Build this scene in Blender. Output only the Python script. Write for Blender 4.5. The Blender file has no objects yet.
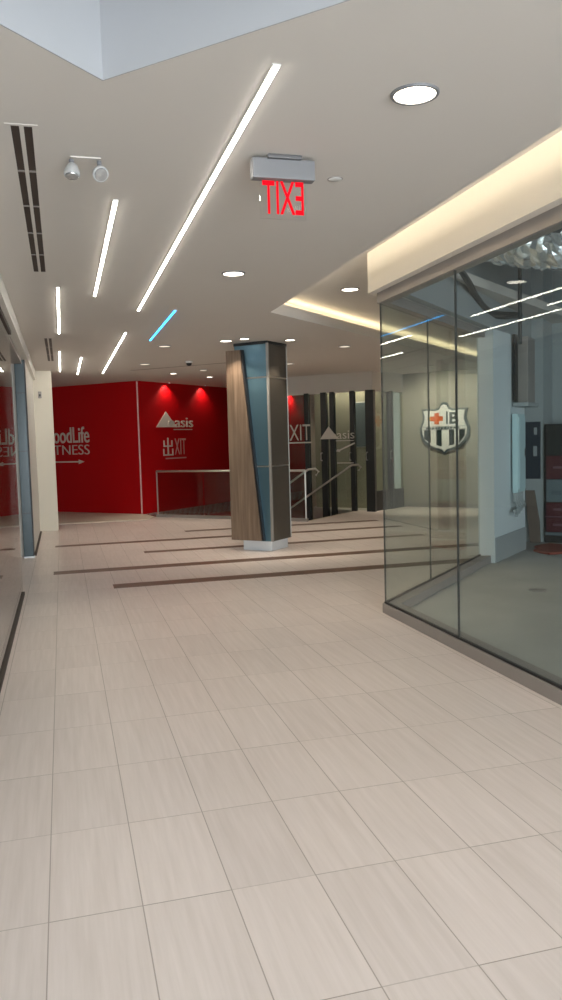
import bpy, bmesh, math, random
from mathutils import Vector, Matrix
from mathutils.geometry import tessellate_polygon
random.seed(7)
SC = bpy.context.scene
COL = SC.collection
S2 = math.sqrt(0.5)
H = 2.9                                  # main ceiling height

# ------------------------------------------------------------------ materials
def new_mat(name):
    m = bpy.data.materials.new(name); m.use_nodes = True
    return m, m.node_tree.nodes, m.node_tree.links

def pbr(name, col, rough=0.5, metal=0.0, spec=0.5, noise=0.0, nscale=6.0, stretch=(1, 1, 1), bump=0.0):
    m, N, L = new_mat(name); b = N['Principled BSDF']
    b.inputs['Base Color'].default_value = (*col, 1); b.inputs['Roughness'].default_value = rough
    b.inputs['Metallic'].default_value = metal; b.inputs['Specular IOR Level'].default_value = spec
    tc = N.new('ShaderNodeTexCoord'); mp = N.new('ShaderNodeMapping'); mp.inputs['Scale'].default_value = stretch
    nz = N.new('ShaderNodeTexNoise'); nz.inputs['Scale'].default_value = nscale; nz.inputs['Detail'].default_value = 4
    L.new(tc.outputs['Object'], mp.inputs['Vector']); L.new(mp.outputs['Vector'], nz.inputs['Vector'])
    if noise > 0:
        mx = N.new('ShaderNodeMix'); mx.data_type = 'RGBA'
        mx.inputs[6].default_value = (*[c * (1 - noise) for c in col], 1)
        mx.inputs[7].default_value = (*[min(1, c * (1 + noise)) for c in col], 1)
        L.new(nz.outputs['Fac'], mx.inputs[0]); L.new(mx.outputs[2], b.inputs['Base Color'])
    if bump > 0:
        bp = N.new('ShaderNodeBump'); bp.inputs['Strength'].default_value = bump; bp.inputs['Distance'].default_value = 0.02
        L.new(nz.outputs['Fac'], bp.inputs['Height']); L.new(bp.outputs['Normal'], b.inputs['Normal'])
    return m

def emit(name, col, strength):
    m, N, L = new_mat(name); N.remove(N['Principled BSDF'])
    e = N.new('ShaderNodeEmission'); e.inputs['Color'].default_value = (*col, 1); e.inputs['Strength'].default_value = strength
    L.new(e.outputs[0], N['Material Output'].inputs['Surface'])
    return m

def glass(name, tint, f0=0.04, rough=0.0):
    # thin sheet glass: clear tinted transmission plus an angle dependent mirror reflection
    m, N, L = new_mat(name); N.remove(N['Principled BSDF'])
    g = N.new('ShaderNodeNewGeometry'); d = N.new('ShaderNodeVectorMath'); d.operation = 'DOT_PRODUCT'
    L.new(g.outputs['Incoming'], d.inputs[0]); L.new(g.outputs['Normal'], d.inputs[1])
    def mt(op, a, b=None):
        n = N.new('ShaderNodeMath'); n.operation = op
        for i, v in enumerate((a, b)):
            if v is None: continue
            if isinstance(v, (int, float)): n.inputs[i].default_value = v
            else: L.new(v, n.inputs[i])
        return n.outputs[0]
    c = mt('ABSOLUTE', d.outputs['Value']); p = mt('POWER', mt('SUBTRACT', 1.0, c), 5.0)
    f = mt('ADD', mt('MULTIPLY', p, 1 - f0), f0)
    t = N.new('ShaderNodeBsdfTransparent'); t.inputs['Color'].default_value = (*tint, 1)
    gl = N.new('ShaderNodeBsdfGlossy'); gl.inputs['Roughness'].default_value = rough
    mx = N.new('ShaderNodeMixShader'); L.new(f, mx.inputs[0]); L.new(t.outputs[0], mx.inputs[1]); L.new(gl.outputs[0], mx.inputs[2])
    L.new(mx.outputs[0], N['Material Output'].inputs['Surface'])
    return m

def vinyl(name, col, alpha):
    m, N, L = new_mat(name); b = N['Principled BSDF']
    b.inputs['Base Color'].default_value = (*col, 1); b.inputs['Roughness'].default_value = 0.5; b.inputs['Alpha'].default_value = alpha
    return m

def tile_mat():
    m, N, L = new_mat('floor_tile'); b = N['Principled BSDF']
    tc = N.new('ShaderNodeTexCoord'); sep = N.new('ShaderNodeSeparateXYZ'); L.new(tc.outputs['Object'], sep.inputs[0])
    def mt(op, a, b_=None, c_=None):
        n = N.new('ShaderNodeMath'); n.operation = op
        for i, v in enumerate((a, b_, c_)):
            if v is None: continue
            if isinstance(v, (int, float)): n.inputs[i].default_value = v
            else: L.new(v, n.inputs[i])
        return n.outputs[0]
    u = mt('DIVIDE', mt('ADD', sep.outputs['X'], 0.1143), 0.305)
    v = mt('DIVIDE', mt('SUBTRACT', sep.outputs['Y'], 2.6066), 0.61)
    ui, vi = mt('FLOOR', u), mt('FLOOR', v); uf, vf = mt('SUBTRACT', u, ui), mt('SUBTRACT', v, vi)
    du = mt('MULTIPLY', mt('MINIMUM', uf, mt('SUBTRACT', 1.0, uf)), 0.305)
    dv = mt('MULTIPLY', mt('MINIMUM', vf, mt('SUBTRACT', 1.0, vf)), 0.61)
    lu = mt('LESS_THAN', du, 0.0021); lv = mt('LESS_THAN', dv, 0.0021)
    cid = N.new('ShaderNodeCombineXYZ'); L.new(ui, cid.inputs[0]); L.new(vi, cid.inputs[1])
    wn = N.new('ShaderNodeTexWhiteNoise'); wn.noise_dimensions = '2D'; L.new(cid.outputs[0], wn.inputs['Vector'])
    # joint rows: each joint a little stronger or weaker (filled flush)
    cid2 = N.new('ShaderNodeCombineXYZ'); L.new(ui, cid2.inputs[0]); L.new(mt('ROUND', v), cid2.inputs[1])
    wn2 = N.new('ShaderNodeTexWhiteNoise'); wn2.noise_dimensions = '2D'; L.new(cid2.outputs[0], wn2.inputs['Vector'])
    lvs = mt('MULTIPLY', lv, mt('MULTIPLY_ADD', wn2.outputs['Value'], 0.55, 0.4))
    line = mt('MAXIMUM', mt('MULTIPLY', lu, 0.85), lvs)
    # vein-cut streaks along the tile
    mp = N.new('ShaderNodeMapping'); mp.inputs['Scale'].default_value = (34, 1.6, 1)
    av = N.new('ShaderNodeVectorMath'); av.operation = 'MULTIPLY_ADD'
    L.new(wn.outputs['Color'], av.inputs[0]); av.inputs[1].default_value = (9, 9, 0); L.new(tc.outputs['Object'], av.inputs[2])
    L.new(av.outputs[0], mp.inputs['Vector'])
    nz = N.new('ShaderNodeTexNoise'); nz.inputs['Scale'].default_value = 1.0; nz.inputs['Detail'].default_value = 5; nz.inputs['Roughness'].default_value = 0.6
    L.new(mp.outputs[0], nz.inputs['Vector'])
    ramp = N.new('ShaderNodeValToRGB'); e = ramp.color_ramp.elements
    e[0].position = 0.3; e[0].color = (0.61, 0.545, 0.507, 1); e[1].position = 0.72; e[1].color = (0.705, 0.636, 0.604, 1)
    L.new(nz.outputs['Fac'], ramp.inputs[0])
    hs = N.new('ShaderNodeHueSaturation'); L.new(ramp.outputs[0], hs.inputs['Color'])
    L.new(mt('MULTIPLY_ADD', wn.outputs['Value'], 0.07, 0.965), hs.inputs['Value'])
    mx = N.new('ShaderNodeMix'); mx.data_type = 'RGBA'; L.new(line, mx.inputs[0]); L.new(hs.outputs[0], mx.inputs[6])
    mx.inputs[7].default_value = (0.30, 0.26, 0.225, 1)
    L.new(mx.outputs[2], b.inputs['Base Color'])
    b.inputs['Roughness'].default_value = 0.33; b.inputs['Specular IOR Level'].default_value = 0.45
    return m

def wood_mat():
    m, N, L = new_mat('oak_veneer'); b = N['Principled BSDF']
    tc = N.new('ShaderNodeTexCoord'); mp = N.new('ShaderNodeMapping'); mp.inputs['Scale'].default_value = (26, 26, 1.3)
    nz = N.new('ShaderNodeTexNoise'); nz.inputs['Scale'].default_value = 1.2; nz.inputs['Detail'].default_value = 6
    L.new(tc.outputs['Object'], mp.inputs[0]); L.new(mp.outputs[0], nz.inputs['Vector'])
    r = N.new('ShaderNodeValToRGB'); e = r.color_ramp.elements
    e[0].position = .3; e[0].color = (.11, .075, .05, 1); e[1].position = .75; e[1].color = (.235, .165, .115, 1)
    L.new(nz.outputs['Fac'], r.inputs[0]); L.new(r.outputs[0], b.inputs['Base Color']); b.inputs['Roughness'].default_value = .45
    return m

M = dict(
    tile=tile_mat(), wood=wood_mat(), trimsteel=pbr('dull_steel_trim', (.34, .33, .31), .5, .5),
    plaster=pbr('ceiling_paint', (.63, .60, .565), .9, noise=.015, nscale=2),
    white=pbr('white_paint', (.72, .71, .67), .7, noise=.02, nscale=3),
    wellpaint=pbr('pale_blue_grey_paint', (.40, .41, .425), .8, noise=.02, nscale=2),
    coolwhite=pbr('cool_white_paint', (.66, .72, .75), .7, noise=.02, nscale=3), crestwall=pbr('taupe_wall_paint', (.36, .34, .295), .8, noise=.03, nscale=3),
    cream=pbr('cream_paint', (.70, .66, .56), .7, noise=.02, nscale=3),
    olive=pbr('olive_wall', (.36, .335, .25), .8, noise=.04, nscale=3),
    beige=pbr('beige_paint', (.56, .51, .42), .8, noise=.03, nscale=3),
    fascia=pbr('fascia_paint', (.74, .70, .63), .8, noise=.01),
    red=pbr('red_panel', (.44, .0015, .004), .5, spec=.22, noise=.05, nscale=.8),
    redtrim=pbr('pale_red_trim', (.55, .28, .25), .4),
    stone=pbr('pale_stone', (.60, .54, .45), .5, noise=.06, nscale=8),
    strip=pbr('brown_inlay', (.145, .085, .06), .4, noise=.2, nscale=10),
    concrete=pbr('concrete', (.47, .465, .44), .8, noise=.18, nscale=1.6, bump=.1),
    darkdeck=pbr('dark_deck', (.05, .055, .06), .9, noise=.2),
    drywall=pbr('grey_drywall', (.33, .36, .37), .85, noise=.06, nscale=2),
    alum=pbr('bronze_grey_aluminium', (.30, .275, .26), .5, .2, noise=.05),
    darkalum=pbr('dark_frame', (.025, .028, .03), .35, .3),
    steel=pbr('brushed_steel', (.62, .60, .58), .28, 1.0, noise=.05, nscale=30, stretch=(1, 1, .1)),
    bluesteel=pbr('blue_grey_metal', (.022, .042, .05), .3, .2, noise=.15, nscale=1.5),
    bluepanel=pbr('blue_steel_panel', (.13, .24, .31), .3, .75, noise=.12, nscale=1.2),
    greypanel=pbr('dark_taupe_panel', (.085, .075, .062), .4, .35, noise=.12, nscale=3),
    plinth=pbr('plinth_metal', (.66, .69, .72), .4, .15),
    black=pbr('black', (.012, .012, .014), .5),
    slot=pbr('dark_brown_slot', (.035, .022, .016), .6),
    grille=pbr('grille_white', (.55, .52, .48), .5),
    plastic=pbr('white_plastic', (.66, .66, .64), .4),
    greyplastic=pbr('grey_housing', (.165, .17, .18), .5), darkgrey=pbr('dark_grey_plate', (.10, .10, .105), .5),
    reflector=pbr('lamp_reflector', (.42, .43, .43), .25, .7, noise=.35, nscale=90),
    headgrey=pbr('pale_grey_lamp', (.42, .43, .43), .4), letter=pbr('pale_letter', (.66, .58, .50), .5),
    vinyl=vinyl('white_vinyl', (.78, .74, .68), .75),
    glass=glass('storefront_glass', (.93, .965, .95)),
    glass_side=glass('side_glass', (.90, .93, .91), .03),
    glass_guard=glass('guard_glass', (.80, .84, .82)),
    acrylic=glass('clear_acrylic', (.99, .985, .985), .008),
    sky=glass('skylight_glass', (.64, .71, .82)),
    strip_light=emit('linear_lamp', (1, .93, .82), 27),
    blue_light=emit('blue_linear_lamp', (.035, .42, 1), 7),
    lens=emit('downlight_lens', (1, .90, .76), 7), lens_dim=emit('dim_downlight_lens', (1, .86, .70), 1.1),
    led=emit('cove_led', (1, .88, .66), 40), led_far=emit('cove_led_far', (1, .82, .52), 13),
    exit_red=emit('exit_letters', (1, .006, .018), 1.25),
    foil=pbr('foil_wrap', (.82, .84, .86), .25, .85, noise=.1, nscale=7, bump=.5),
    pipe=pbr('dark_pipe', (.05, .055, .055), .6),
    elec=pbr('pale_blue_cabinet', (.50, .68, .72), .4),
    navy=pbr('navy_panel', (.012, .022, .04), .4),
    boxred=pbr('carton_red', (.07, .004, .012), .5), boxwhite=pbr('carton_pale', (.12, .16, .18), .5), boxpink=pbr('carton_pink', (.16, .08, .10), .5),
    board=pbr('brown_board', (.14, .105, .085), .7, noise=.2, nscale=6),
    tarp=pbr('orange_red_tarp', (.26, .055, .035), .7, noise=.25, nscale=10),
    c_white=pbr('crest_white', (.86, .88, .88), .4), c_dark=pbr('crest_dark', (.015, .03, .035), .4),
    c_rim=pbr('crest_rim', (.09, .12, .14), .35), c_orange=pbr('crest_orange', (.75, .13, .01), .45), c_yellow=pbr('crest_yellow', (.80, .42, .03), .45),
)

# ------------------------------------------------------------------ mesh helpers
class B:
    """collects shapes in world space; build() links them as one mesh object"""
    def __init__(s): s.bm = bmesh.new()
    def box(s, x0, x1, y0, y1, z0, z1, bev=0):
        return s.prism([(x0, y0), (x1, y0), (x1, y1), (x0, y1)], z0, z1)
    def prism(s, outer, z0, z1, holes=()):
        polys = [list(outer)] + [list(h) for h in holes]
        flat = [p for q in polys for p in q]
        tris = tessellate_polygon([[Vector((x, y, 0)) for x, y in q] for q in polys])
        lo = [s.bm.verts.new((x, y, z0)) for x, y in flat]; hi = [s.bm.verts.new((x, y, z1)) for x, y in flat]
        for t in tris:
            for vs in ([hi[i] for i in t], [lo[i] for i in reversed(t)]):
                try: s.bm.faces.new(vs)
                except ValueError: pass
        k = 0
        for q in polys:
            n = len(q)
            for i in range(n):
                a, b = k + i, k + (i + 1) % n
                s.bm.faces.new((lo[a], lo[b], hi[b], hi[a]))
            k += n
        return s
    def bar(s, p, q, w, z0, z1, off=0.0):
        """box standing along plan segment p-q, width w centred on it (shifted left by off)"""
        p, q = Vector(p), Vector(q); d = (q - p).normalized(); n = Vector((-d.y, d.x))
        a, b = n * (off + w / 2), n * (off - w / 2)
        return s.prism([tuple(p + b), tuple(q + b), tuple(q + a), tuple(p + a)], z0, z1)
    def tube(s, pts, r, seg=10):
        pts = [Vector(p) for p in pts]; rings = []
        up = Vector((0, 0, 1))
        for i, p in enumerate(pts):
            t = (pts[min(i + 1, len(pts) - 1)] - pts[max(i - 1, 0)]).normalized()
            ref = up if abs(t.z) < .95 else Vector((1, 0, 0))
            a = t.cross(ref).normalized(); b = t.cross(a).normalized()
            rr = r[i] if isinstance(r, (list, tuple)) else r
            rings.append([s.bm.verts.new(p + a * rr * math.cos(2 * math.pi * k / seg) + b * rr * math.sin(2 * math.pi * k / seg)) for k in range(seg)])
        for i in range(len(rings) - 1):
            for k in range(seg):
                s.bm.faces.new((rings[i][k], rings[i][(k + 1) % seg], rings[i + 1][(k + 1) % seg], rings[i + 1][k]))
        s.bm.faces.new(list(reversed(rings[0]))); s.bm.faces.new(rings[-1])
        return s
    def lathe(s, c, prof, seg=28, axis='Z', mat=None):
        """prof: (r, z) list about a vertical axis through c"""
        rings = []
        for r, z in prof:
            ring = []
            for k in range(seg):
                a = 2 * math.pi * k / seg
                v = Vector((r * math.cos(a), r * math.sin(a), z))
                if mat: v = mat @ v
                ring.append(s.bm.verts.new(Vector(c) + v))
            rings.append(ring)
        for i in range(len(rings) - 1):
            for k in range(seg):
                s.bm.faces.new((rings[i][k], rings[i][(k + 1) % seg], rings[i + 1][(k + 1) % seg], rings[i + 1][k]))
        s.bm.faces.new(list(reversed(rings[0]))); s.bm.faces.new(rings[-1])
        return s
    def slab(s, o, xd, nd, pts, t0, t1):
        """polygon pts (a, z) on a vertical plane through o with horizontal direction xd, extruded from t0 to t1 along nd"""
        o, xd, nd = Vector(o), Vector((*xd, 0)), Vector((*nd, 0))
        tris = tessellate_polygon([[Vector((a, z, 0)) for a, z in pts]])
        f = [s.bm.verts.new(o + xd * a + Vector((0, 0, z)) + nd * t1) for a, z in pts]
        k = [s.bm.verts.new(o + xd * a + Vector((0, 0, z)) + nd * t0) for a, z in pts]
        for t in tris:
            s.bm.faces.new([f[i] for i in t]); s.bm.faces.new([k[i] for i in reversed(t)])
        n = len(pts)
        for i in range(n):
            j = (i + 1) % n; s.bm.faces.new((f[i], f[j], k[j], k[i]))
        return s
    def rect(s, o, xd, nd, a0, a1, z0, z1, t0, t1):
        return s.slab(o, xd, nd, [(a0, z0), (a1, z0), (a1, z1), (a0, z1)], t0, t1)
    def build(s, name, mat, parent=None, bev=0.0, smooth=False, label=None, kind=None):
        bmesh.ops.recalc_face_normals(s.bm, faces=s.bm.faces)
        if bev > 0:
            es = [e for e in s.bm.edges if len(e.link_faces) == 2 and e.calc_face_angle(0) > .6]
            bmesh.ops.bevel(s.bm, geom=es, offset=bev, segments=2, affect='EDGES', profile=.6)
        me = bpy.data.meshes.new(name); s.bm.to_mesh(me); s.bm.free()
        return link(name, me, mat, parent, smooth, label, kind)

def link(name, me, mat, parent=None, smooth=False, label=None, kind=None):
    o = bpy.data.objects.new(name, me); COL.objects.link(o)
    if mat: me.materials.clear(); me.materials.append(mat)
    if parent is not None:
        w = world(parent); me.transform(w.inverted()); o.parent = parent
    if smooth:
        for p in me.polygons: p.use_smooth = True
        me.set_sharp_from_angle(angle=.6)
    if label: o['label'] = label
    if kind: o['kind'] = kind
    return o

def world(o):
    m = Matrix.LocRotScale(o.location, o.rotation_euler, None)
    return world(o.parent) @ m if o.parent else m

def thing(name, label, cat, loc, rot=0.0, group=None):
    o = bpy.data.objects.new(name, None); COL.objects.link(o); o.empty_display_size = .1
    o.location = loc; o.rotation_euler = (0, 0, rot)
    return tag(o, label, cat, group)

def tag(o, label, cat, group=None):
    o['label'] = label; o['category'] = cat
    if group: o['group'] = group
    return o

def struct(name, b, mat, label=None): return b.build(name, mat, kind='structure', label=label)

def copy_tree(o, loc, label, group=None):
    c = o.copy(); COL.objects.link(c); c.location = loc; c['label'] = label
    for ch in o.children:
        d = ch.copy(); COL.objects.link(d); d.parent = c
        for g in ch.children:
            e = g.copy(); COL.objects.link(e); e.parent = d
    if group: c['group'] = group
    return c

def text_mesh(body, o, xd, nd, a0, a1, z0, z1, t0, t1, offset=0.0, mirror=False):
    """lettering fitted into a rectangle of a vertical plane"""
    cu = bpy.data.curves.new('txt', 'FONT'); cu.body = body; cu.size = 1; cu.extrude = .5; cu.offset = offset; cu.resolution_u = 4
    ob = bpy.data.objects.new('txt', cu); COL.objects.link(ob)
    dg = bpy.context.evaluated_depsgraph_get(); dg.update()
    me = bpy.data.meshes.new_from_object(ob.evaluated_get(dg))
    bpy.data.objects.remove(ob)
    xs = [v.co.x for v in me.vertices]; ys = [v.co.y for v in me.vertices]
    lx, hx, ly, hy = min(xs), max(xs), min(ys), max(ys)
    o, xd, nd = Vector(o), Vector((*xd, 0)), Vector((*nd, 0))
    for v in me.vertices:
        u = (v.co.x - lx) / (hx - lx)
        if mirror: u = 1 - u
        w = (v.co.y - ly) / (hy - ly); t = v.co.z + .5
        v.co = o + xd * (a0 + (a1 - a0) * u) + Vector((0, 0, z0 + (z1 - z0) * w)) + nd * (t0 + (t1 - t0) * t)
    bm = bmesh.new(); bm.from_mesh(me); bmesh.ops.remove_doubles(bm, verts=bm.verts, dist=1e-5); bmesh.ops.recalc_face_normals(bm, faces=bm.faces); bm.to_mesh(me); bm.free()
    return me

# ------------------------------------------------------------------ setting: floors, walls, ceilings
K = (2.665, 6.46)                                         # outer corner of the right storefront
def diag(p, s): return (p[0] + s * S2, p[1] + s * S2)     # along the 45 degree direction
def anti(p, s): return (p[0] - s * S2, p[1] + s * S2)     # along the other diagonal
RC = (1.62, 17.5)                                        # red wall corner
G0, G1 = (1.88, 16.70), (4.36, 14.22)                    # guard rail run
LND = (5.93, 15.72)                                      # landing corner of the stair
well = [(1.80, 16.80), G1, LND, (5.44, 17.16), (8.0, 19.9), (7.3, 23.18), (1.70, 17.58)]
struct('floor', B().prism([(-7, -6), (2.75, -6), (2.75, 6.49), (10.3, 14.04), (10.3, 26), (-7, 26)], -.25, 0, [well]), M['tile'])
struct('floor_shop', B().prism([(2.75, -6), (12, -6), (12, 14.04), (10.3, 14.04), (2.75, 6.49)], -.25, 0), M['concrete'])
struct('floor_lower', B().prism([(0, 13), (10, 13), (10, 25), (0, 25)], -2.9, -2.75), M['stone'])

# brown inlaid strips across the hall floor
for i, (x0, x1, y, w) in enumerate([(-.17, 5.6, 12.66, .20), (-.17, 5.9, 10.0, .25), (.47, 5.2, 8.78, .26), (1.06, 5.4, 11.38, .19), (2.0, 5.6, 13.75, .18)]):
    struct('trim_%d' % (i + 1), B().box(x0, x1, y - w / 2, y + w / 2, -.003, .0015), M['strip'])

sky_hole = [(.21, 3.12), (1.80, 1.53), (.52, .25), (-.35, 1.12), (-.35, 2.56)]
scx = sum(p[0] for p in sky_hole) / 5; scy = sum(p[1] for p in sky_hole) / 5
liner = [(scx + (x - scx) * 1.006, scy + (y - scy) * 1.006) for x, y in sky_hole]
struct('ceiling', B().prism([(-.40, -5), (2.2, -5), (2.2, 8.28), (10.3, 16.38), (10.3, 26), (-3.4, 26), (-3.4, 15.05), (-.40, 15.05)], H, H + .12, [liner]), M['plaster'])
struct('ceiling_recess', B().prism([(1.9, -5), (1.9, 8.5), (9.9, 16.5), (12.3, 14), (2.66, 6.45 - .04), (2.66, -5)], 3.12, 3.22), M['plaster'])
b = B(); b.box(1.94, 1.98, -5, 8.4, H + .12, 3.12); b.bar((1.96, 8.38), (9.9, 16.32), .04, H + .12, 3.12)
struct('trim_6', b, M['plaster'])
# skylight well
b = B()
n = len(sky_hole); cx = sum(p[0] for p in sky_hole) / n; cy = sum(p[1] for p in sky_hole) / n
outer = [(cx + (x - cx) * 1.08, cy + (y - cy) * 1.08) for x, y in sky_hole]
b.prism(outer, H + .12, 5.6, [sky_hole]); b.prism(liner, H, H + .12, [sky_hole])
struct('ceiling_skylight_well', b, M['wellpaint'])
struct('window_1', B().prism(outer, 5.6, 5.61), M['sky'])

# left shop and wall
struct('wall_left', B().box(-.72, -.45, 11.72, 15.05, 0, 2.74), M['white'])
struct('trim_7', B().box(-.95, -.40, -5, 15.05, 2.74, H + .12), M['white'])
struct('ceiling_left_shop', B().box(-6.5, -.95, -6, 15.05, 2.78, 2.9), M['plaster'])
struct('wall_left_shop', B().box(-6.7, -6.5, -6, 15.3, 0, 2.9), M['beige'])
struct('wall_left_shop_back', B().box(-6.5, -.72, 14.9, 15.05, 0, 2.9), M['beige'])
struct('wall_left_shop_front', B().box(-6.5, -.46, -6, -5.8, 0, 2.9), M['beige'])
struct('wall_left_pillar', B().box(-.52, -.13, 15.05, 15.5, 0, H), M['cream'])
struct('wall_left_far', B().box(-3.4, -3.2, 15.05, 22, 0, H), M['cream'])

# red walls, meeting in a corner that points at the camera
def red_run(p, q, z0): return B().bar(p, q, .12, z0, H, -.06 if True else 0)
d1 = anti(RC, 5.2)
b = B(); b.prism([RC, d1, (d1[0] + .1, d1[1] + .1), (RC[0] + .0, RC[1] + .15)], 0, H)
struct('wall_back_left', b, M['red'])
d2 = diag(RC, 8.2)
b = B(); b.prism([RC, d2, (d2[0] - .1, d2[1] + .1), (RC[0], RC[1] + .15)], -2.75, H)
struct('wall_back_right', b, M['red'])
struct('trim_8', B().bar((RC[0], RC[1] - .012), (RC[0], RC[1] + .02), .03, .0, H - .005), M['redtrim'])
struct('baseboard_back', B().prism([(-3.2, 16.25), (1.62, 16.2), (1.80, 16.75), (1.66, 17.44), (-3.2, 22.25)], 0, .012), M['stone'])

# stair well below floor level and the walls behind the glazed partition
b = B(); b.bar(G0, (G1[0] + .0, G1[1] - .0), .1, -2.75, -.25, -.05); b.bar(G1, LND, .1, -2.75, -.25, -.05)
struct('wall_stairwell', b, M['stone'])
MB_ = (5.50, 17.10)
struct('wall_back_landing', B().prism([MB_, (6.72, 15.88), (6.86, 16.02), (5.64, 17.24)], -2.75, H), M['olive'])
struct('wall_back_landing_side', B().prism([(5.64, 17.24), (5.70, 17.18), (9.2, 20.7), (9.1, 20.8)], -2.75, H), M['beige'])
struct('wall_back_far', B().prism([(9.2, 20.7), (9.3, 20.8), (7.0, 23.4), (6.9, 23.3)], -2.75, H), M['beige'])
struct('wall_crest', B().prism([(7.24, 16.16), (10.3, 13.10), (10.4, 13.2), (7.34, 16.26)], 0, H), M['crestwall'])
struct('baseboard_crest', B().prism([(7.23, 16.15), (10.3, 13.08), (10.3, 13.12), (7.25, 16.17)], 0, .09), M['alum'])
struct('wall_crest_side', B().prism([(7.34, 16.26), (7.24, 16.16), (7.18, 16.22), (9, 18.2), (9.1, 18.1)], 0, H), M['olive'])
# ceiling drop above the glazed partition
struct('trim_9', B().prism([(4.68, 16.90), (6.20, 15.38), (7.22, 16.12), (7.24, 16.24), (6.21, 15.50), (4.78, 17.00)], 2.50, H), M['plaster'])

# right shop: bulkheads above the glass, interior walls and roof deck
def mitre(off, a=(-5), s=11.0):
    """plan polyline of the storefront shifted outward by off: near end, corner, far end"""
    c = (K[0] - off, K[1] + off * math.tan(math.radians(22.5)))
    return [(K[0] - off, a), c, diag(c, s)]
def run(b, o0, o1, z0, z1, s=11.0, a=-5.0):
    p, q = mitre(o0, a, s), mitre(o1, a, s)
    b.prism(p + list(reversed(q)), z0, z1); return b
struct('trim_10', run(B(), .07, -.10, 2.78, 4.1, 10.6), M['fascia'])
struct('wall_right_bulkhead', run(B(), -.11, -.20, 2.78, 4.1, 10.6), M['drywall'])
struct('ceiling_right_shop', B().prism([(2.7, -6), (12, -6), (12, 14), (10.2, 14), (2.7, 6.5)], 4.1, 4.25), M['darkdeck'])
struct('wall_right_shop', B().box(11.8, 12, -6, 14, 0, 4.1), M['drywall'])
# stub wall that ends the glazed return
e0 = diag(K, 3.30)
def ret(s, t): p = diag(K, s); return (p[0] + t * S2, p[1] - t * S2)      # along the return, t into the shop
struct('wall_right_stub', B().prism([ret(3.12, -.02), ret(3.02, .20), ret(4.32, .27), ret(4.32, -.02)], 0, 2.78), M['coolwhite'])
struct('baseboard_right_stub', B().prism([ret(3.04, .19), ret(3.04, .21), ret(4.31, .285), ret(4.31, .265)], 0, .30), M['drywall'])
struct('wall_right_inner', B().prism([ret(4.32, -.02), ret(4.32, .08), ret(5.06, .08), ret(5.06, .36), ret(5.70, .36), ret(5.70, 6.5), ret(5.85, 6.5), ret(5.85, -.02)], 0, 4.1), M['drywall'])

# ------------------------------------------------------------------ right storefront glazing
t = thing('glass_storefront', 'frameless glass shop front on a grey metal kerb, right side of the hall', 'shop window', (K[0], K[1], 0))
run(B(), 0, -.15, 0, .085, 3.0).build('kerb', M['alum'], t, bev=.004, label='grey brown metal kerb')
run(B(), -.016, -.036, .085, .10, 3.0).build('glazing_channel', M['black'], t)
run(B(), 0, -.10, 2.69, 2.78, 3.0).build('header', M['alum'], t, bev=.004)
ys = [-5, -1.6, 1.75, 5.10, None]
gx = K[0] + .026; gc = mitre(-.026)[1]
for i in range(4):
    y0, y1 = ys[i] + .004, (ys[i + 1] - .004 if ys[i + 1] is not None else gc[1] - .005)
    B().box(gx - .006, gx + .006, y0, y1, .09, 2.70).build('glass_pane', M['glass'], t)
for s0, s1 in ((.01, 1.20), (1.21, 2.98)):
    B().bar(diag(gc, s0), diag(gc, s1), .012, .09, 2.70).build('glass_pane', M['glass_side'], t)
for y in (-1.6, 1.75, 5.10):
    B().box(gx - .007, gx + .007, y - .004, y + .004, .10, 2.70).build('silicone_joint', M['pipe'], t)
B().bar(diag(gc, 1.201), diag(gc, 1.209), .014, .10, 2.70).build('silicone_joint', M['pipe'], t)
B().box(gx - .006, gx + .006, gc[1] - .005, gc[1] + .004, .10, 2.70).build('silicone_joint', M['pipe'], t)

# ------------------------------------------------------------------ left storefront
t = thing('glass_shopfront', 'frameless glass pane with dark rails along the left side of the hall', 'shop window', (-.47, 2, 0))
for y0, y1 in ((-5, -1.6), (-1.59, 1.75), (1.76, 5.2), (5.21, 8.68)):
    B().box(-.476, -.464, y0, y1, .03, 2.72).build('glass_pane', M['glass'], t)
B().box(-.492, -.448, -5, 8.70, 0, .03).build('floor_track', M['slot'], t)
B().box(-.492, -.448, -5, 8.70, 2.70, 2.74).build('head_rail', M['slot'], t)

t = thing('door_post', 'blue grey metal mullion post at the end of the left glass front', 'post', (-.565, 11.62, 0))
B().box(-.58, -.455, 11.55, 11.70, 0, 2.74).build('post', M['bluesteel'], t, bev=.004)
B().box(-.455, -.440, 11.55, 11.70, 0, 2.74).build('gasket', M['black'], t)
for z in (.62, 1.48, 2.28):
    B().box(-.582, -.453, 11.548, 11.70, z, z + .012).build('joint_line', M['darkalum'], t)
B().box(-.584, -.438, 11.544, 11.70, 0, .02).build('foot', M['plinth'], t)
tag(B().box(-.45, -.42, 11.72, 14.9, 0, .02).build('threshold_track', M['slot']), 'thin dark floor track running from the metal post to the cream pillar', 'floor track')
struct('trim_12', B().box(-.95, -.48, 8.72, 11.52, 2.68, 2.738), M['alum'])
t = thing('wall_sensor', 'small dark sensor high on the cream pillar', 'sensor', (-.34, 15.05, 2.47))
B().box(-.37, -.31, 15.02, 15.05, 2.41, 2.53).build('body', M['alum'], t, bev=.006)
B().box(-.355, -.325, 15.012, 15.02, 2.44, 2.48).build('lens', M['black'], t)

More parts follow.
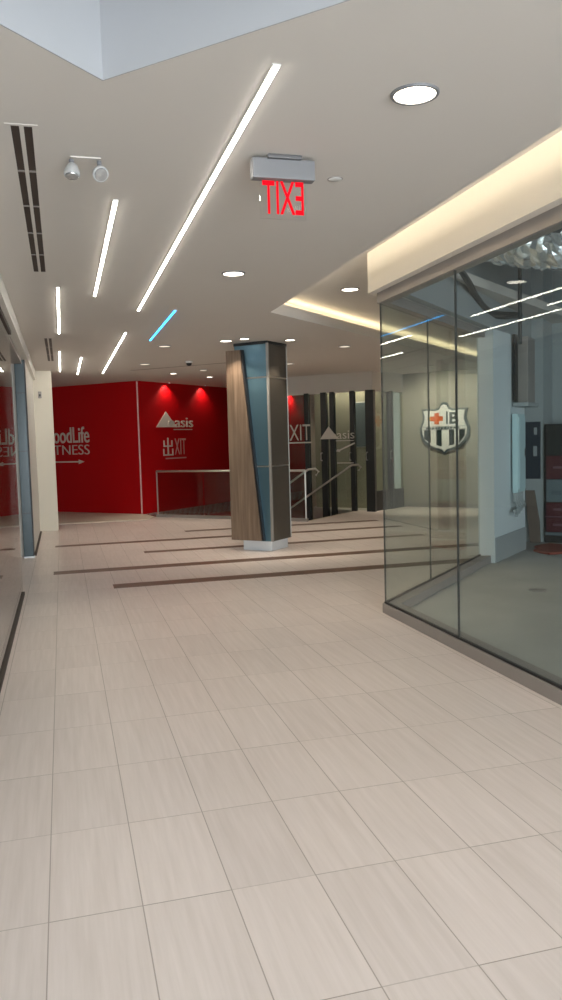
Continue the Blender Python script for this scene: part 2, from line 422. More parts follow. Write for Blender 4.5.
# ------------------------------------------------------------------ clad column
CC = (2.76, 10.62); UL = (-S2, S2); UR = (S2, S2); WL, WR = .53, .52
NL = (-S2, -S2); NR = (S2, -S2)
def cpt(a, b_): return (CC[0] + UL[0] * a + UR[0] * b_, CC[1] + UL[1] * a + UR[1] * b_)
t = thing('clad_column', 'square column with blue steel, dark panels and a tapered wood slab', 'column', (cpt(WL / 2, WR / 2)[0], cpt(WL / 2, WR / 2)[1], 0))
def csq(m): return [cpt(m, m), cpt(WL - m, m), cpt(WL - m, WR - m), cpt(m, WR - m)]
B().prism(csq(.03), 0, .14).build('plinth', M['plinth'], t, bev=.006, label='pale metal plinth')
B().prism(csq(.012), .14, H).build('core', M['darkalum'], t)
o = (CC[0], CC[1], 0)
for z0, z1 in ((.14, 1.175), (1.195, 2.40), (2.42, 2.86)):
    B().rect(o, UL, NL, .012, WL, z0, z1, -.012, .004).build('blue_panel', M['bluepanel'], t, label='blue steel panel')
    B().rect(o, UR, NR, .012, WR, z0, z1, -.012, .004).build('dark_panel', M['greypanel'], t, label='dark taupe panel')
    q = cpt(WL, 0); B().rect((q[0], q[1], 0), UR, UL, .0, WR, z0, z1, -.012, .004).build('dark_panel', M['greypanel'], t)
    q = cpt(0, WR); B().rect((q[0], q[1], 0), UL, UR, .0, WL, z0, z1, -.012, .004).build('dark_panel', M['greypanel'], t)
for z in (1.175, 2.40):
    B().rect(o, UL, NL, .0, WL, z, z + .02, -.012, .007).build('joint_trim', M['steel'], t, label='silver joint')
    B().rect(o, UR, NR, .0, WR, z, z + .02, -.012, .007).build('joint_trim', M['steel'], t)
B().prism([(CC[0], CC[1] - .022), (CC[0] + .022, CC[1]), (CC[0], CC[1] + .022), (CC[0] - .022, CC[1])], .14, H - .03).build('corner_trim', M['trimsteel'], t, label='silver corner trim')
q = cpt(0, WR); B().prism([(q[0] + .012, q[1] - .008), (q[0] + .012, q[1] + .012), (q[0] - .012, q[1] + .012), (q[0] - .012, q[1] - .008)], .14, H - .03).build('corner_trim', M['trimsteel'], t)
B().prism(csq(-.01), H - .04, H).build('cap', M['darkalum'], t)
B().slab(o, UL, NL, [(.135, .15), (.63, .15), (.63, 2.80), (.40, 2.80)], .005, .075).build('wood_slab', M['wood'], t, bev=.004, label='tapered oak veneer slab')
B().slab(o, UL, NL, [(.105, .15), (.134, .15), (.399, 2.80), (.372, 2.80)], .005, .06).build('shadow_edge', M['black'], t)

# ------------------------------------------------------------------ ceiling lights
def linear(label, x, y0, y1, mat, w=.019, group='linear lights in the ceiling'):
    t = thing('linear_light', label, 'ceiling light', (x, (y0 + y1) / 2, H), group=group)
    B().prism([(x - w / 2 - .006, y0 - .008), (x + w / 2 + .006, y0 - .008), (x + w / 2 + .006, y1 + .008), (x - w / 2 - .006, y1 + .008)], H - .006, H + .0,
              [[(x - w / 2, y0), (x + w / 2, y0), (x + w / 2, y1), (x - w / 2, y1)]]).build('frame', M['plastic'], t)
    B().box(x - w / 2, x + w / 2, y0, y1, H - .010, H - .001).build('diffuser', mat, t)
    return t
linear('longest white linear light in the ceiling, left of the exit sign', .81, 2.87, 8.27, M['strip_light'])
linear('white linear light slanting just left of the longest one, beside the emergency lamps', .35, 4.59, 7.50, M['strip_light'])
linear('white linear light right of the near slot vent, nearest in the leftmost line', .03, 7.15, 10.03, M['strip_light'])
linear('white linear light ending just above the fitness sign wall, in line with the longest', .81, 9.92, 15.56, M['strip_light'])
linear('short white linear light beside the far slot vent, farthest in the leftmost line', .03, 11.95, 15.1, M['strip_light'])
linear('short far white linear light above the red wall, between two other far ones', .35, 12.75, 15.75, M['strip_light'])
linear('blue glowing linear light in the ceiling left of the column', 1.18, 8.23, 10.64, M['blue_light'])

def spot(parent, x, y, z, energy, size=1.5, blend=.6, aim=(0, 0, -1), col=(1, .86, .68), r=.04):
    l = bpy.data.lights.new('lamp', 'SPOT'); l.energy = energy; l.spot_size = size; l.spot_blend = blend; l.color = col; l.shadow_soft_size = r
    o = bpy.data.objects.new('lamp', l); COL.objects.link(o); o.parent = parent
    o.location = world(parent).inverted() @ Vector((x, y, z))
    o.rotation_euler = Vector(aim).to_track_quat('-Z', 'Y').to_euler()
    return o
def downlight(label, x, y, r, energy=0, z=H, lens='lens', size=1.6, aim=(0, 0, -1), group='round downlights in the ceiling'):
    t = thing('downlight', label, 'ceiling light', (x, y, z), group=group)
    B().lathe((x, y, z), [(r * 1.02, -.004), (r * 1.02, -.009), (r * 1.14, -.009), (r * 1.18, -.004), (r * 1.18, 0), (r * 1.02, 0)], 32).build('trim_ring', M['greyplastic'], t, smooth=True)
    B().lathe((x, y, z), [(.001, -.001), (r * 1.01, -.001), (r * 1.01, -.006), (.001, -.006)], 32).build('lens', M[lens], t)
    if energy: spot(t, x, y, z - .02, energy * 2.6, size, aim=aim)
    return t
downlight('large round downlight in the ceiling, right of the exit sign and nearest', 1.41, 2.99, .082, 30)
downlight('round downlight in the middle of the ceiling, beyond the exit sign', 1.40, 6.40, .082, 30)
downlight('downlight in the raised ceiling recess beyond the shop fascia', 3.02, 8.06, .085, 30, 3.12)
downlight('bright downlight above the left edge of the wood slab on the column', 2.20, 10.66, .075, 22, aim=(.12, .12, -1))
downlight('small bright downlight just in front of the blue face of the column', 2.40, 10.42, .06, 16, aim=(.15, .15, -1), size=1.2)
downlight('bright downlight just right of the column top', 3.06, 10.52, .065, 16, aim=(-.1, .15, -1), size=1.2)
downlight('dim downlight nearest of those left of the column, under the blue light', 1.45, 11.28, .08, 25, lens='lens_dim')
downlight('dim downlight near the thin ceiling joint, left of the red wall spots', 1.43, 13.84, .08, 25, lens='lens_dim')
downlight('bright spot above the red wall over the triangle logo, left of two', 2.17, 15.72, .065, 25)
downlight('bright spot above the red wall beside the column, right of two', 3.05, 16.60, .065, 25)
downlight('dim downlight between the two bright red wall spots and the ceiling joint', 2.64, 15.0, .07, 0, lens='lens_dim')
downlight('dim downlight right of the column, behind the bright one there', 3.98, 13.8, .08, 25, lens='lens_dim')
downlight('dim downlight beyond the lit cove, in front of the glazed partition', 4.10, 11.22, .08, 30, lens='lens_dim')
downlight('dim downlight seen through the shop glass, above and left of the crest', 5.30, 12.34, .08, 30, lens='lens_dim')
downlight('dim downlight seen through the shop glass, directly above the crest sign', 6.96, 14.3, .08, 110, lens='lens_dim', aim=(.6, .6, -1), size=2.0)
# wall washers close to the red wall and the landing wall (seen only through their scallops)
for lab, x, y, e in (('wall washer close to the red wall over the triangle logo', 2.40, 18.10, 8),
                     ('wall washer close to the red wall beside the column', 3.39, 19.09, 8),
                     ('wall washer close to the red wall right of the column', 6.52, 22.22, 16)):
    downlight(lab, x, y, .03, e, size=2.1, aim=(-.25, .25, -1), group='wall washers along the red wall')
for lab, x, y, e in (('wall washer over the beige landing wall, left of two', 5.74, 16.60, 14),
                     ('wall washer over the beige landing wall, right of two', 6.20, 16.14, 20)):
    downlight(lab, x, y, .03, e, size=2.0, aim=(.25, .25, -1), group='wall washers over the landing')

# cove LED strips
b = B(); b.box(2.12, 2.15, -4.5, 8.2, H + .12, H + .135)
tag(b.build('cove_light', M['led']), 'warm LED strip in the straight slot washing the cream shop fascia', 'cove light', 'cove lights')
b = B(); b.bar((2.30, 8.52), (9.6, 15.82), .03, H + .12, H + .135)
tag(b.build('cove_light', M['led_far']), 'warm LED strip glowing along the angled far ledge of the ceiling recess', 'cove light', 'cove lights')

# ------------------------------------------------------------------ ceiling fittings
def vent(label, x0, x1, y0, y1, nd):
    t = thing('slot_vent', label, 'vent', ((x0 + x1) / 2, (y0 + y1) / 2, H), group='slot vents in the ceiling')
    w = x1 - x0; s = w * .36
    sl = [[(x0 + .004, y0 + .02), (x0 + .004 + s, y0 + .02), (x0 + .004 + s, y1 - .02), (x0 + .004, y1 - .02)],
          [(x1 - .004 - s, y0 + .02), (x1 - .004, y0 + .02), (x1 - .004, y1 - .02), (x1 - .004 - s, y1 - .02)]]
    B().prism([(x0 - .02, y0), (x1 + .02, y0), (x1 + .02, y1), (x0 - .02, y1)], H - .0022, H + .001, sl).build('frame', M['plaster'], t)
    for q in sl:
        B().prism([(q[0][0] - .001, q[0][1]), (q[1][0] + .001, q[1][1]), (q[2][0] + .001, q[2][1]), (q[3][0] - .001, q[3][1])], H - .002, H - .0005).build('slot', M['slot'], t)
        for k in range(1, nd):
            y = y0 + (y1 - y0) * k / nd
            B().box(q[0][0], q[1][0], y - .012, y + .012, H - .004, H - .001).build('divider', M['alum'], t)
vent('near double slot vent in the ceiling, upper left', -.150, -.055, 3.60, 6.56, 5)
vent('far small double slot vent in the ceiling before the cream pillar', -.155, -.06, 10.5, 13.33, 3)

t = thing('emergency_light', 'white twin head emergency lamp on the ceiling, right of the near slot vent', 'emergency light', (.165, 3.93, H))
B().box(.10, .24, 3.94, 4.00, H - .006, H).build('base', M['plaster'], t, bev=.002)
for x, yaw, tilt in ((.105, 2.9, .25), (.232, .25, -.95)):
    B().tube([(x, 3.95, H - .015), (x, 3.945, H - .05)], .011, 10).build('neck', M['greyplastic'], t, smooth=True)
    R_ = Matrix.Rotation(yaw, 3, 'Z') @ Matrix.Rotation(tilt, 3, 'X')
    h = B().lathe((x, 3.93, H - .075), [(.012, .04), (.024, .03), (.036, .0), (.038, -.018), (.034, -.022)], 20, mat=R_).build('lamp_head', M['headgrey'], t, smooth=True)
    B().lathe((x, 3.93, H - .075), [(.001, -.0222), (.031, -.0222), (.029, -.027), (.001, -.029)], 20, mat=R_).build('lens', M['reflector'], h, smooth=True)

ex, ey = 1.085, 3.78
t = thing('exit_sign', 'red exit sign seen from behind, hanging under a grey housing', 'exit sign', (ex, ey, H), )
b = B(); b.box(ex - .085, ex + .085, ey - .05, ey + .05, H - .02, H); b.build('canopy', M['darkgrey'], t, bev=.006)
B().box(ex - .155, ex + .155, ey - .03, ey + .03, H - .108, H - .014).build('housing', M['greyplastic'], t, bev=.006)
B().box(ex - .118, ex + .112, ey - .004, ey + .004, H - .29, H - .105).build('panel', M['acrylic'], t)
me = text_mesh('EXIT', (ex, ey, 0), (1, 0), (0, -1), -.105, .100, H - .268, H - .113, .0045, .0065, offset=.006, mirror=True)
link('lettering', me, M['exit_red'], t, label='glowing red mirrored letters')

t = thing('sprinkler_cap', 'small round flush sprinkler cover beside the exit sign', 'sprinkler', (1.44, 4.03, H))
B().lathe((1.44, 4.03, H), [(.001, -.008), (.030, -.007), (.035, -.004), (.036, 0), (.001, 0)], 24).build('cover', M['plastic'], t, smooth=True)
B().lathe((1.44, 4.03, H), [(.037, -.003), (.041, -.002), (.041, 0), (.037, 0)], 24).build('ring', M['alum'], t, smooth=True)
t = thing('smoke_detector', 'small dark dome on the ceiling by the thin joint left of the column', 'smoke detector', (2.12, 13.4, H))
B().lathe((2.12, 13.4, H), [(.07, 0), (.07, -.015), (.05, -.03)], 20).build('base', M['plastic'], t, smooth=True)
B().lathe((2.12, 13.4, H), [(.048, -.03), (.04, -.06), (.02, -.075), (.001, -.078)], 20).build('dome', M['black'], t, smooth=True)
struct('trim_11', B().bar((1.30, 15.05), (2.95, 13.5), .05, H - .004, H + .001), M['alum'])

# ------------------------------------------------------------------ signs on the red walls
XL, NLW = (S2, -S2), (-S2, -S2)          # left red wall: text direction and facing normal
t = thing('fitness_sign', 'pale lettered gym sign with an arrow on the left red wall', 'wall sign', (.4, 18.72, 1.6))
o = (RC[0], RC[1], 0)
link('lettering', text_mesh('GoodLife', o, XL, NLW, -2.80, -1.43, 1.60, 1.965, .001, .02, offset=.004), M['letter'], t)
link('lettering', text_mesh('FITNESS', o, XL, NLW, -2.80, -1.44, 1.335, 1.555, .001, .02, offset=-.012), M['letter'], t)
B().slab(o, XL, NLW, [(-2.75, 1.155), (-1.78, 1.155), (-1.78, 1.12), (-1.61, 1.17), (-1.78, 1.22), (-1.78, 1.185), (-2.75, 1.185)], .001, .015).build('arrow', M['letter'], t)

XR, NRW = (S2, S2), (S2, -S2)
def oasis(t, o, xd, nd, a0, a1, zb, zt, th, mat):
    w = a1 - a0; h = zt - zb
    B().slab(o, xd, nd, [(a0, zb), (a0 + w * .54, zb), (a0 + w * .26, zt)], .001, th).build('triangle', mat, t)
    link('lettering', text_mesh('oasis', o, xd, nd, a0 + w * .30, a1, zb, zb + h * .62, .001, th * 1.6, offset=-.006), mat, t)
    B().rect(o, xd, nd, a0 + w * .46, a0 + w * .98, zb - h * .18, zb - h * .13, .001, th).build('tagline', mat, t)
t = thing('oasis_sign', 'triangle logo with pale lettering on the red wall left of the column', 'wall sign', (2.5, 18.38, 2))
o = (RC[0], RC[1], 0)
oasis(t, o, XR, NRW, .60, 1.97, 1.90, 2.25, .02, M['letter'])
t = thing('exit_reflection', 'reflected exit lettering as pale strokes with underline, below the triangle logo on red wall', 'wall sign', (2.5, 18.38, 1.4))  # reflection of the exit vinyl, modelled as solid strokes on the wall
b = B()
for a0, a1, z0, z1 in ((.98, 1.02, 1.27, 1.66), (.84, .875, 1.47, 1.60), (1.13, 1.165, 1.47, 1.60), (.84, 1.165, 1.455, 1.485),
                       (.82, .855, 1.27, 1.41), (1.15, 1.185, 1.27, 1.41), (.82, 1.185, 1.255, 1.285)):
    b.rect(o, XR, NRW, a0, a1, z0, z1, .001, .015)
b.build('glyph', M['letter'], t)
link('lettering', text_mesh('XIT', o, XR, NRW, 1.25, 1.68, 1.27, 1.64, .001, .012, offset=-.006), M['redtrim'], t)
B().rect(o, XR, NRW, .90, 1.68, 1.175, 1.205, .001, .012).build('underline', M['redtrim'], t)

# ------------------------------------------------------------------ guard rail and stair
t = thing('glass_guard', 'glass guard with a steel top rail in front of the red wall', 'guard rail', (*G0, 0))
rail = [(*G0, .96), (*G1, .99)]
B().tube([(G0[0], G0[1], .95), (*G0, .96), *[(G0[0] + (G1[0] - G0[0]) * k / 6, G0[1] + (G1[1] - G0[1]) * k / 6, .96) for k in range(1, 7)]], .022, 12).build('top_rail', M['steel'], t, smooth=True)
gd = Vector((G1[0] - G0[0], G1[1] - G0[1])).normalized()
for k in range(3):
    L3 = (Vector(G1) - Vector(G0)).length / 3
    p = Vector(G0) + gd * (L3 * k + .03); q = Vector(G0) + gd * (L3 * (k + 1) - .01)
    B().bar(p, q, .012, .0, .93).build('glass_panel', M['glass_guard'], t)
for k in (0, 3):
    p = Vector(G0) + gd * ((Vector(G1) - Vector(G0)).length * k / 3)
    B().tube([(p.x, p.y, -.2), (p.x, p.y, .95)], .016, 10).build('post', M['steel'], t, smooth=True)
B().bar(Vector(G0) - gd * .03, Vector(G1) + gd * .03, .07, 0, .06).build('shoe', M['alum'], t)

t = thing('stair', 'pale stone stair descending behind the glass guard', 'stair', (*G1, 0))
for k in range(15):
    z = -.175 * (k + 1); a = .28 * k
    p0, p1 = anti((G1[0] + .05, G1[1] + .05), a), anti((LND[0] - .05, LND[1] - .05), a)
    q0, q1 = anti((G1[0] + .05, G1[1] + .05), a + .28), anti((LND[0] - .05, LND[1] - .05), a + .28)
    B().prism([p0, p1, q1, q0], z - .05, z).build('step', M['stone'], t)
B().bar(diag(G1, .03), (LND[0] - .03, LND[1] - .03), .06, .0, .004).build('nosing', M['stone'], t)
def handrail(label, p, run_):
    t = thing('stair_handrail', label, 'handrail', (p[0], p[1], 0), group='stair handrails')
    q = anti(p, run_)
    B().tube([(p[0] + .16 * S2, p[1] - .16 * S2, .86), (p[0] + .22 * S2, p[1] - .22 * S2, .93), (p[0] + .15 * S2, p[1] - .15 * S2, .985), (p[0], p[1], .97), (q[0], q[1], .97 - run_ * .625)], .021, 12).build('rail', M['steel'], t, smooth=True)
    for s in (1.9, 3.0):
        r = anti(p, s); z = .97 - s * .625
        B().tube([(r[0], r[1], z), (r[0], r[1], z - .95 + .02)], .014, 10).build('baluster', M['steel'], t, smooth=True)
handrail('steel stair handrail beginning at the right end of the glass guard', (G1[0] + .1, G1[1] + .12), 3.2)
handrail('long steel stair handrail sloping down in front of the glazed partition', (LND[0] - .12, LND[1] - .08), 3.2)

# ------------------------------------------------------------------ glazed partition with dark posts
PA = (4.70, 16.90); PZ = (6.17, 15.43); PW = (7.22, 16.12)
t = thing('glazed_partition', 'dark framed glazed partition with doors behind the stair', 'glass partition', (*PZ, 0))
def pp(px_x, w, d, z0, z1): pass
posts = [((5.13, 16.47), .10, -2.7), ((5.42, 16.18), .13, -2.7), ((5.56, 16.04), .10, -2.7), ((5.89, 15.71), .10, -.0), ((6.17, 15.43), .19, 0), ((6.78, 15.83), .11, 0)]
posts.insert(0, (PA, .08, -2.7))
for (x, y), w, z0 in posts:
    a, b_ = Vector((x, y)) - Vector((S2, -S2)) * w / 2, Vector((x, y)) + Vector((S2, -S2)) * w / 2
    B().bar(a, b_, .10, z0, 2.52).build('post', M['darkalum'], t, bev=.004)
chain = [PA, (5.13, 16.47), (5.42, 16.18), (5.56, 16.04), (5.89, 15.71), (6.17, 15.43), (6.78, 15.83), PW]
for i in range(len(chain) - 1):
    a, b_ = Vector(chain[i]), Vector(chain[i + 1]); d = (b_ - a).normalized()
    z0 = -2.7 if i < 4 else .02
    if i >= 5:
        B().bar(a + d * .06, b_ - d * .06, .05, .0, .42).build('kick_panel', M['darkalum'], t, label='opaque dark lower panel')
        z0 = .42
    B().bar(a + d * .05, b_ - d * .05, .012, z0, 2.5).build('glass_pane', M['glass_guard'], t)
for (x, y) in ((5.36, 16.12), (5.83, 15.65), (6.09, 15.36), (6.80, 15.76)):
    b = B(); b.tube([(x - .04, y - .04, 1.08), (x - .08, y - .08, 1.08), (x - .08, y - .08, 1.24), (x - .04, y - .04, 1.24)], .010, 8)
    b.build('pull_handle', M['steel'], t, smooth=True, label='steel pull handle')
for z in (.97,):
    B().tube([(5.60, 15.93, z + .05), (5.87, 15.66, z + .05)], .012, 8).build('push_bar', M['steel'], t, smooth=True)

XP, NP = (S2, -S2), (-S2, -S2)
o = (5.13 - .06 * S2, 16.47 - .06 * S2, 0)
t = thing('exit_glass_lettering', 'translucent exit lettering with underline on the glass right of the column', 'window lettering', o)
link('lettering', text_mesh('EXIT', o, XP, NP, -.55, .10, 1.52, 1.86, .004, .007, offset=-.004), M['vinyl'], t)
B().rect(o, XP, NP, -.55, .12, 1.455, 1.485, .004, .007).build('underline', M['vinyl'], t)
t = thing('oasis_glass_logo', 'translucent triangle logo with arrow on the dark framed glass', 'window lettering', o)
oasis(t, o, XP, NP, .33, 1.13, 1.53, 1.80, .006, M['vinyl'])
B().slab(o, XP, NP, [(.70, 1.27), (.80, 1.25), (.79, 1.275), (1.14, 1.42), (1.13, 1.45), (.77, 1.30), (.75, 1.32)], .004, .007).build('arrow', M['vinyl'], t)
t = thing('notice_board', 'pale blue white panel behind the dark framed glass', 'panel', (6.1, 16.4, 1.3))
B().rect((MB_[0], MB_[1], 0), XP, NP, .98, 1.36, 1.35, 2.30, .005, .03).build('panel', M['boxwhite'], t, bev=.004)
B().rect((MB_[0], MB_[1], 0), XP, NP, .96, 1.38, 1.33, 2.32, .001, .012).build('frame', M['plastic'], t)

# ------------------------------------------------------------------ crest sign
cx_, cy_ = 7.90, 15.50; cz = 1.68; XC = (S2 * 1.1, -S2 * 1.1)
t = thing('crest_sign', 'shield shaped crest sign on the beige wall, striped below with an orange cross', 'crest sign', (cx_, cy_, cz))
o = (cx_, cy_, 0)
def half(pts): return pts + [(-a, z) for a, z in reversed(pts) if abs(a) > 1e-6]
right = [(0, .575), (.06, .55), (.10, .46), (.20, .42), (.33, .44), (.46, .435), (.435, .33), (.43, .23), (.47, .10), (.50, .02), (.485, -.12), (.43, -.26), (.33, -.37), (.18, -.44), (.05, -.48), (0, -.54)]
shape = half(right)
B().slab(o, XC, NP, [(a * 1.0, z + cz) for a, z in shape], .0, .06).build('rim', M['c_rim'], t, bev=.006, label='dark shield rim')
inn = [(a * .90, z * .90 + cz) for a, z in shape]
B().slab(o, XC, NP, inn, .055, .066).build('face', M['c_white'], t, label='white shield face')
T0, T1 = .0655, .074
b = B()
for a0, a1, zt in ((-.40, -.27, -.02), (-.155, -.05, -.02), (.10, .20, -.02)):
    zb = lambda a: -.43 + 1.05 * a * a
    b.slab(o, XC, NP, [(a0, zb(a0) + cz + .06), (a1, zb(a1) + cz + .06), (a1, zt + cz), (a0, zt + cz)], T0, T1)
b.slab(o, XC, NP, [(.30, -.30 + cz), (.40, -.16 + cz), (.42, -.02 + cz), (.30, -.02 + cz)], T0, T1)
b.build('stripes', M['c_dark'], t, label='dark vertical stripes')
B().rect(o, XC, NP, -.42, .42, cz + .045, cz + .055, T0, T1).rect(o, XC, NP, -.42, .42, cz - .015, cz - .005, T0, T1).build('band', M['c_rim'], t)
b = B(); a = -.36
for w in (.05, .03, .05, .045, .03, .05, .05, .03, .05, .045, .05):
    b.rect(o, XC, NP, a, a + w, cz + .003, cz + .037, T0, T1); a += w + .018
b.build('band_marks', M['c_rim'], t)
B().slab(o, XC, NP, [(-.27, .17 + cz), (-.19, .17 + cz), (-.19, .10 + cz), (-.10, .10 + cz), (-.10, .17 + cz), (-.02, .17 + cz), (-.02, .27 + cz), (-.10, .27 + cz), (-.10, .34 + cz), (-.19, .34 + cz), (-.19, .27 + cz), (-.27, .27 + cz)], T0, T1).build('cross', M['c_orange'], t, label='orange cross')
B().rect(o, XC, NP, -.33, -.272, cz + .18, cz + .26, T0, T1).build('cross_edge', M['c_yellow'], t, label='yellow bar')
link('letter', text_mesh('B', o, XC, NP, .11, .29, cz + .10, cz + .35, T0, T1, offset=.03), M['c_dark'], t, label='dark letter')
B().rect(o, XC, NP, .045, .075, cz + .10, cz + .37, T0, T1).build('bar', M['c_rim'], t)

# ------------------------------------------------------------------ things inside the unfinished right shop
def rp(s, tt, z): p = ret(s, tt); return (p[0], p[1], z)
# pale electrical cabinet on the stub wall
w0 = .262
t = thing('electrical_cabinet', 'pale blue electrical cabinet on the white stub wall inside the right shop', 'cabinet', rp(3.98, w0, 0.8))
B().prism([ret(3.66, w0), ret(3.66, w0 + .07), ret(4.06, w0 + .07), ret(4.06, w0)], .80, 1.79).build('body', M['elec'], t, bev=.008)
B().prism([ret(3.69, w0 + .07), ret(3.69, w0 + .082), ret(4.03, w0 + .082), ret(4.03, w0 + .07)], .84, 1.75).build('door', M['elec'], t, bev=.004)
B().prism([ret(3.98, w0 + .082), ret(3.98, w0 + .092), ret(4.01, w0 + .092), ret(4.01, w0 + .082)], 1.25, 1.35).build('latch', M['darkalum'], t)
t = thing('meter_pipes', 'tangle of small grey pipes under the pale electrical cabinet', 'pipes', rp(3.98, w0, .6))
for k in range(4):
    s = 3.62 + k * .12
    B().tube([rp(s, w0 + .04, .80), rp(s, w0 + .04, .70), rp(s + .05, w0 + .07, .62), rp(s - .06, w0 + .07, .52 + .03 * k)], .022, 8).build('pipe', M['drywall'], t, smooth=True)
B().tube([rp(3.56, w0 + .05, .58), rp(4.06, w0 + .05, .62)], .02, 8).build('pipe', M['drywall'], t, smooth=True)
t = thing('duct_riser', 'grey boxed duct riser above the pale electrical cabinet', 'duct', rp(4.1, w0, 1.88))
B().prism([ret(3.88, w0), ret(3.88, w0 + .15), ret(4.28, w0 + .15), ret(4.28, w0)], 1.93, 2.76).build('riser', M['alum'], t, bev=.006)
B().prism([ret(3.72, w0), ret(3.72, w0 + .19), ret(4.31, w0 + .19), ret(4.31, w0)], 1.88, 1.93).build('flange', M['drywall'], t, bev=.004)
B().prism([ret(3.72, w0), ret(3.72, w0 + .03), ret(3.86, w0 + .03), ret(3.86, w0)], 1.94, 2.78).build('niche_strip', M['black'], t)  # flat black strip stands in for the dark niche beside the riser

# back wall items: plane at s=5.4
def bk(tt, s=5.06): return ret(s, tt)
def box_bk(t0, t1, z0, z1, d0, d1): return B().prism([ret(5.06 - d0, t0), ret(5.06 - d0, t1), ret(5.06 - d1, t1), ret(5.06 - d1, t0)], z0, z1)
t = thing('wall_panel', 'dark navy board on the rear wall inside the right shop', 'panel', (*bk(.2), .9))
box_bk(.10, .325, .90, 1.70, .005, .035).build('board', M['navy'], t, bev=.004)
box_bk(.23, .28, 1.22, 1.36, .035, .042).build('notice', M['drywall'], t)
box_bk(.24, .28, 1.52, 1.62, .035, .042).build('notice', M['drywall'], t)
tag(B().slab((*ret(5.00, .13), 0), (S2, -S2), (-S2, -S2), [(.06, .0), (.20, .0), (.19, .30), (.12, .74), (.0, .74), (.02, .4)], -.01, .03).build('leaning_board', M['board'], bev=.003), 'brown board leaning against the rear wall beside the red cabinet', 'board')
t = thing('banded_cabinet', 'red, black and pale banded cabinet at the right edge behind the glass', 'cabinet', (*bk(.86, 5.2), 0))
c0, c1, dd0, dd1 = .38, 1.35, -.55, .04
box_bk(c0, c1, 0, .10, dd0, dd1 - .03).build('base', M['black'], t)
box_bk(c0, c1, .10, 1.66, dd0, dd1).build('body', M['black'], t, bev=.006)
for z0, z1, m in ((1.24, 1.62, 'black'), (.90, 1.22, 'boxred'), (.58, .89, 'boxwhite'), (.38, .57, 'boxred'), (.16, .36, 'boxred')):
    p_ = box_bk(c0 + .03, c1 - .02, z0, z1, dd1, dd1 + .02).build('drawer_front', M[m], t, bev=.004, label={'black': 'black front', 'boxred': 'dark red front', 'boxwhite': 'pale blue front'}[m])
    if m == 'boxred': box_bk(c0 + .12, c1 - .1, (z0 + z1) / 2 - .015, (z0 + z1) / 2 + .015, dd1 + .02, dd1 + .03).build('handle', M['boxpink'], p_)
    if m == 'boxwhite': box_bk(c0 + .10, c0 + .24, z0 + .10, z0 + .16, dd1 + .02, dd1 + .026).build('mark', M['c_rim'], p_)
box_bk(c0, c1, .365, .378, dd1, dd1 + .012).build('trim', M['boxpink'], t); box_bk(c0, c1, .11, .15, dd1, dd1 + .012).build('trim', M['boxwhite'], t)
b = B(); pts = []
for k in range(15):
    a = 2 * math.pi * k / 15; r = 1 + .18 * math.sin(3 * a + 1) + .08 * math.sin(7 * a)
    p = ret(4.35 + .40 * r * math.sin(a), .72 + .36 * r * math.cos(a)); pts.append(p)
b.prism(pts, 0, .035)
tag(b.build('crumpled_tarp', M['tarp'], bev=.01), 'orange red sheet lying on the concrete floor before the banded cabinet', 'sheet')
tag(B().lathe((4.45, 6.80, 0), [(.09, 0), (.085, .006), (.05, .01), (.01, .01)], 14).build('floor_box_cover', M['alum'], smooth=True), 'small round brown cover on the bare concrete floor', 'floor cover')

# ducts under the deck
t = thing('foil_duct', 'silver foil wrapped duct under the roof of the right shop', 'duct', (5.4, 6.4, 3.4))
cen = [(3.75, 7.9, 3.74), (4.15, 7.45, 3.62), (4.55, 7.05, 3.46), (5.1, 6.6, 3.32), (5.8, 6.0, 3.26), (6.8, 5.2, 3.26), (8.2, 4.2, 3.26), (11.6, 1.6, 3.26)]
fine = []
for i in range(len(cen) - 1):
    for k in range(14):
        f_ = k / 14; fine.append(tuple(cen[i][j] * (1 - f_) + cen[i + 1][j] * f_ for j in range(3)))
b = B(); b.tube(fine, [.28 + .012 * math.sin(i * 2.1) for i in range(len(fine))], 36)
for v in b.bm.verts: v.co += Vector((random.uniform(-1, 1), random.uniform(-1, 1), random.uniform(-1, 1))) * .016
b.build('duct', M['foil'], t)
for p in (Vector((5.45, 6.3, 3.29)), Vector((7.5, 4.7, 3.26))):
    n_ = Vector((.63, .77, 0)).normalized()
    B().tube([tuple(p + n_ * .315 * math.cos(a) + Vector((0, 0, .315 * math.sin(a)))) for a in [k * math.pi / 12 for k in range(25)]], .01, 6).build('hanger_band', M['pipe'], t)
    for sx in (-.32, .32):
        q = p + n_ * sx; B().tube([tuple(q), (q.x, q.y, 4.1)], .007, 6).build('hanger_rod', M['pipe'], t)
tag(B().tube([(3.62, 6.84, 3.12), (3.85, 7.12, 3.10), (4.12, 7.50, 3.09), (4.36, 7.84, 3.06), (4.62, 8.15, 2.99), (4.94, 8.50, 2.95), (5.3, 8.75, 2.98), (5.7, 9.1, 3.05)], [.02, .03, .035, .035, .045, .05, .045, .04], 10).build('hanging_hose', M['pipe'], smooth=True), 'dark sagging hose strung under the roof of the right shop', 'hose')
tag(B().tube([(5.30, 8.45, 4.1), (5.30, 8.45, 2.60)], .022, 10).build('vertical_pipe', M['pipe'], smooth=True), 'thin dark vertical pipe hanging beside the white stub wall', 'pipe')
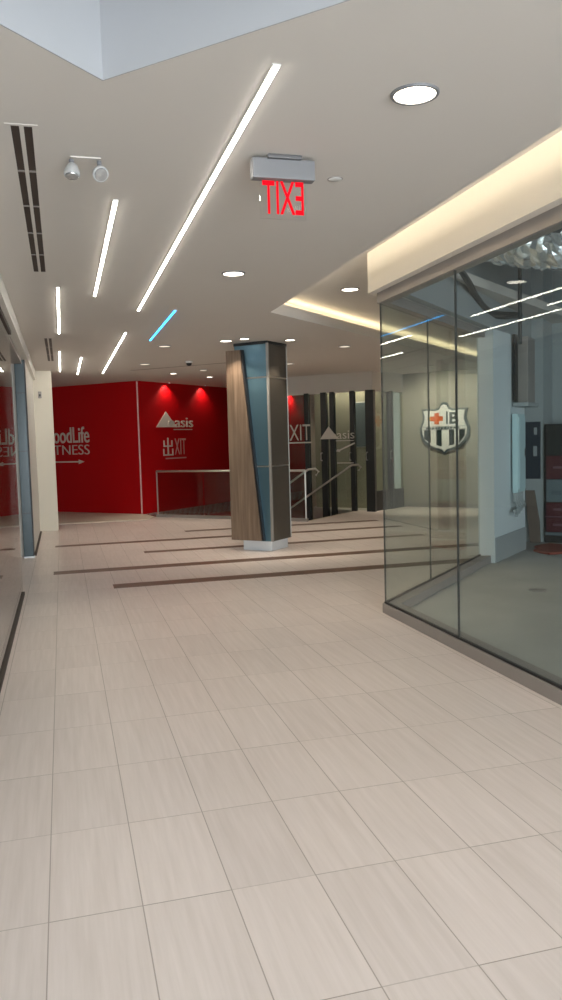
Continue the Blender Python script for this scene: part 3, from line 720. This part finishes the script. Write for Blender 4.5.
tag(B().box(3.2, 9, 7.35, 7.6, 3.85, 4.1).build('roof_beam', M['darkalum'], bev=.01), 'dark steel beam under the roof deck of the right shop', 'beam')

# ------------------------------------------------------------------ world, daylight, camera
w = bpy.data.worlds.new('overcast_sky'); SC.world = w; w.use_nodes = True
bg = w.node_tree.nodes['Background']; bg.inputs['Color'].default_value = (.86, .93, 1, 1); bg.inputs['Strength'].default_value = 1.9
def area(name, loc, aim, sx, sy, energy, col):
    l = bpy.data.lights.new(name, 'AREA'); l.shape = 'RECTANGLE'; l.size = sx; l.size_y = sy; l.energy = energy; l.color = col
    o = bpy.data.objects.new(name, l); COL.objects.link(o); o.location = loc; o.rotation_euler = Vector(aim).to_track_quat('-Z', 'Y').to_euler()
    return o
area('entrance_daylight', (1.1, -4.9, 1.5), (0, 1, -.05), 3.0, 2.7, 640, (.92, .96, 1))
area('shop_daylight', (7, -5.8, 2), (0, 1, -.05), 7, 3.2, 230, (.82, .93, 1))

cam = bpy.data.cameras.new('camera'); co = bpy.data.objects.new('camera', cam); COL.objects.link(co)
cam.sensor_fit = 'VERTICAL'; cam.sensor_height = 36; cam.sensor_width = 36; cam.lens = 795.05 * 36 / 1000
pitch, roll, yaw = .0760, -.0276, .2663
fwd = Vector((math.sin(yaw) * math.cos(pitch), math.cos(yaw) * math.cos(pitch), -math.sin(pitch)))
rt = Vector((math.cos(yaw), -math.sin(yaw), 0)); up = rt.cross(fwd)
r2 = rt * math.cos(roll) + up * math.sin(roll); u2 = up * math.cos(roll) - rt * math.sin(roll)
m3 = Matrix((r2, u2, -fwd)).transposed()
co.matrix_world = Matrix.Translation((0, 0, 1.5512)) @ m3.to_4x4()
cam.clip_start = .05
SC.camera = co
SC.view_settings.view_transform = 'Standard'; SC.view_settings.look = 'None'; SC.view_settings.gamma = 1; SC.view_settings.exposure = 0
SC.view_settings.use_curve_mapping = False
SC.cycles.max_bounces = 10; SC.cycles.diffuse_bounces = 6; SC.cycles.glossy_bounces = 6; SC.cycles.transparent_max_bounces = 24
SC.cycles.use_denoising = True; SC.cycles.sample_clamp_indirect = 6
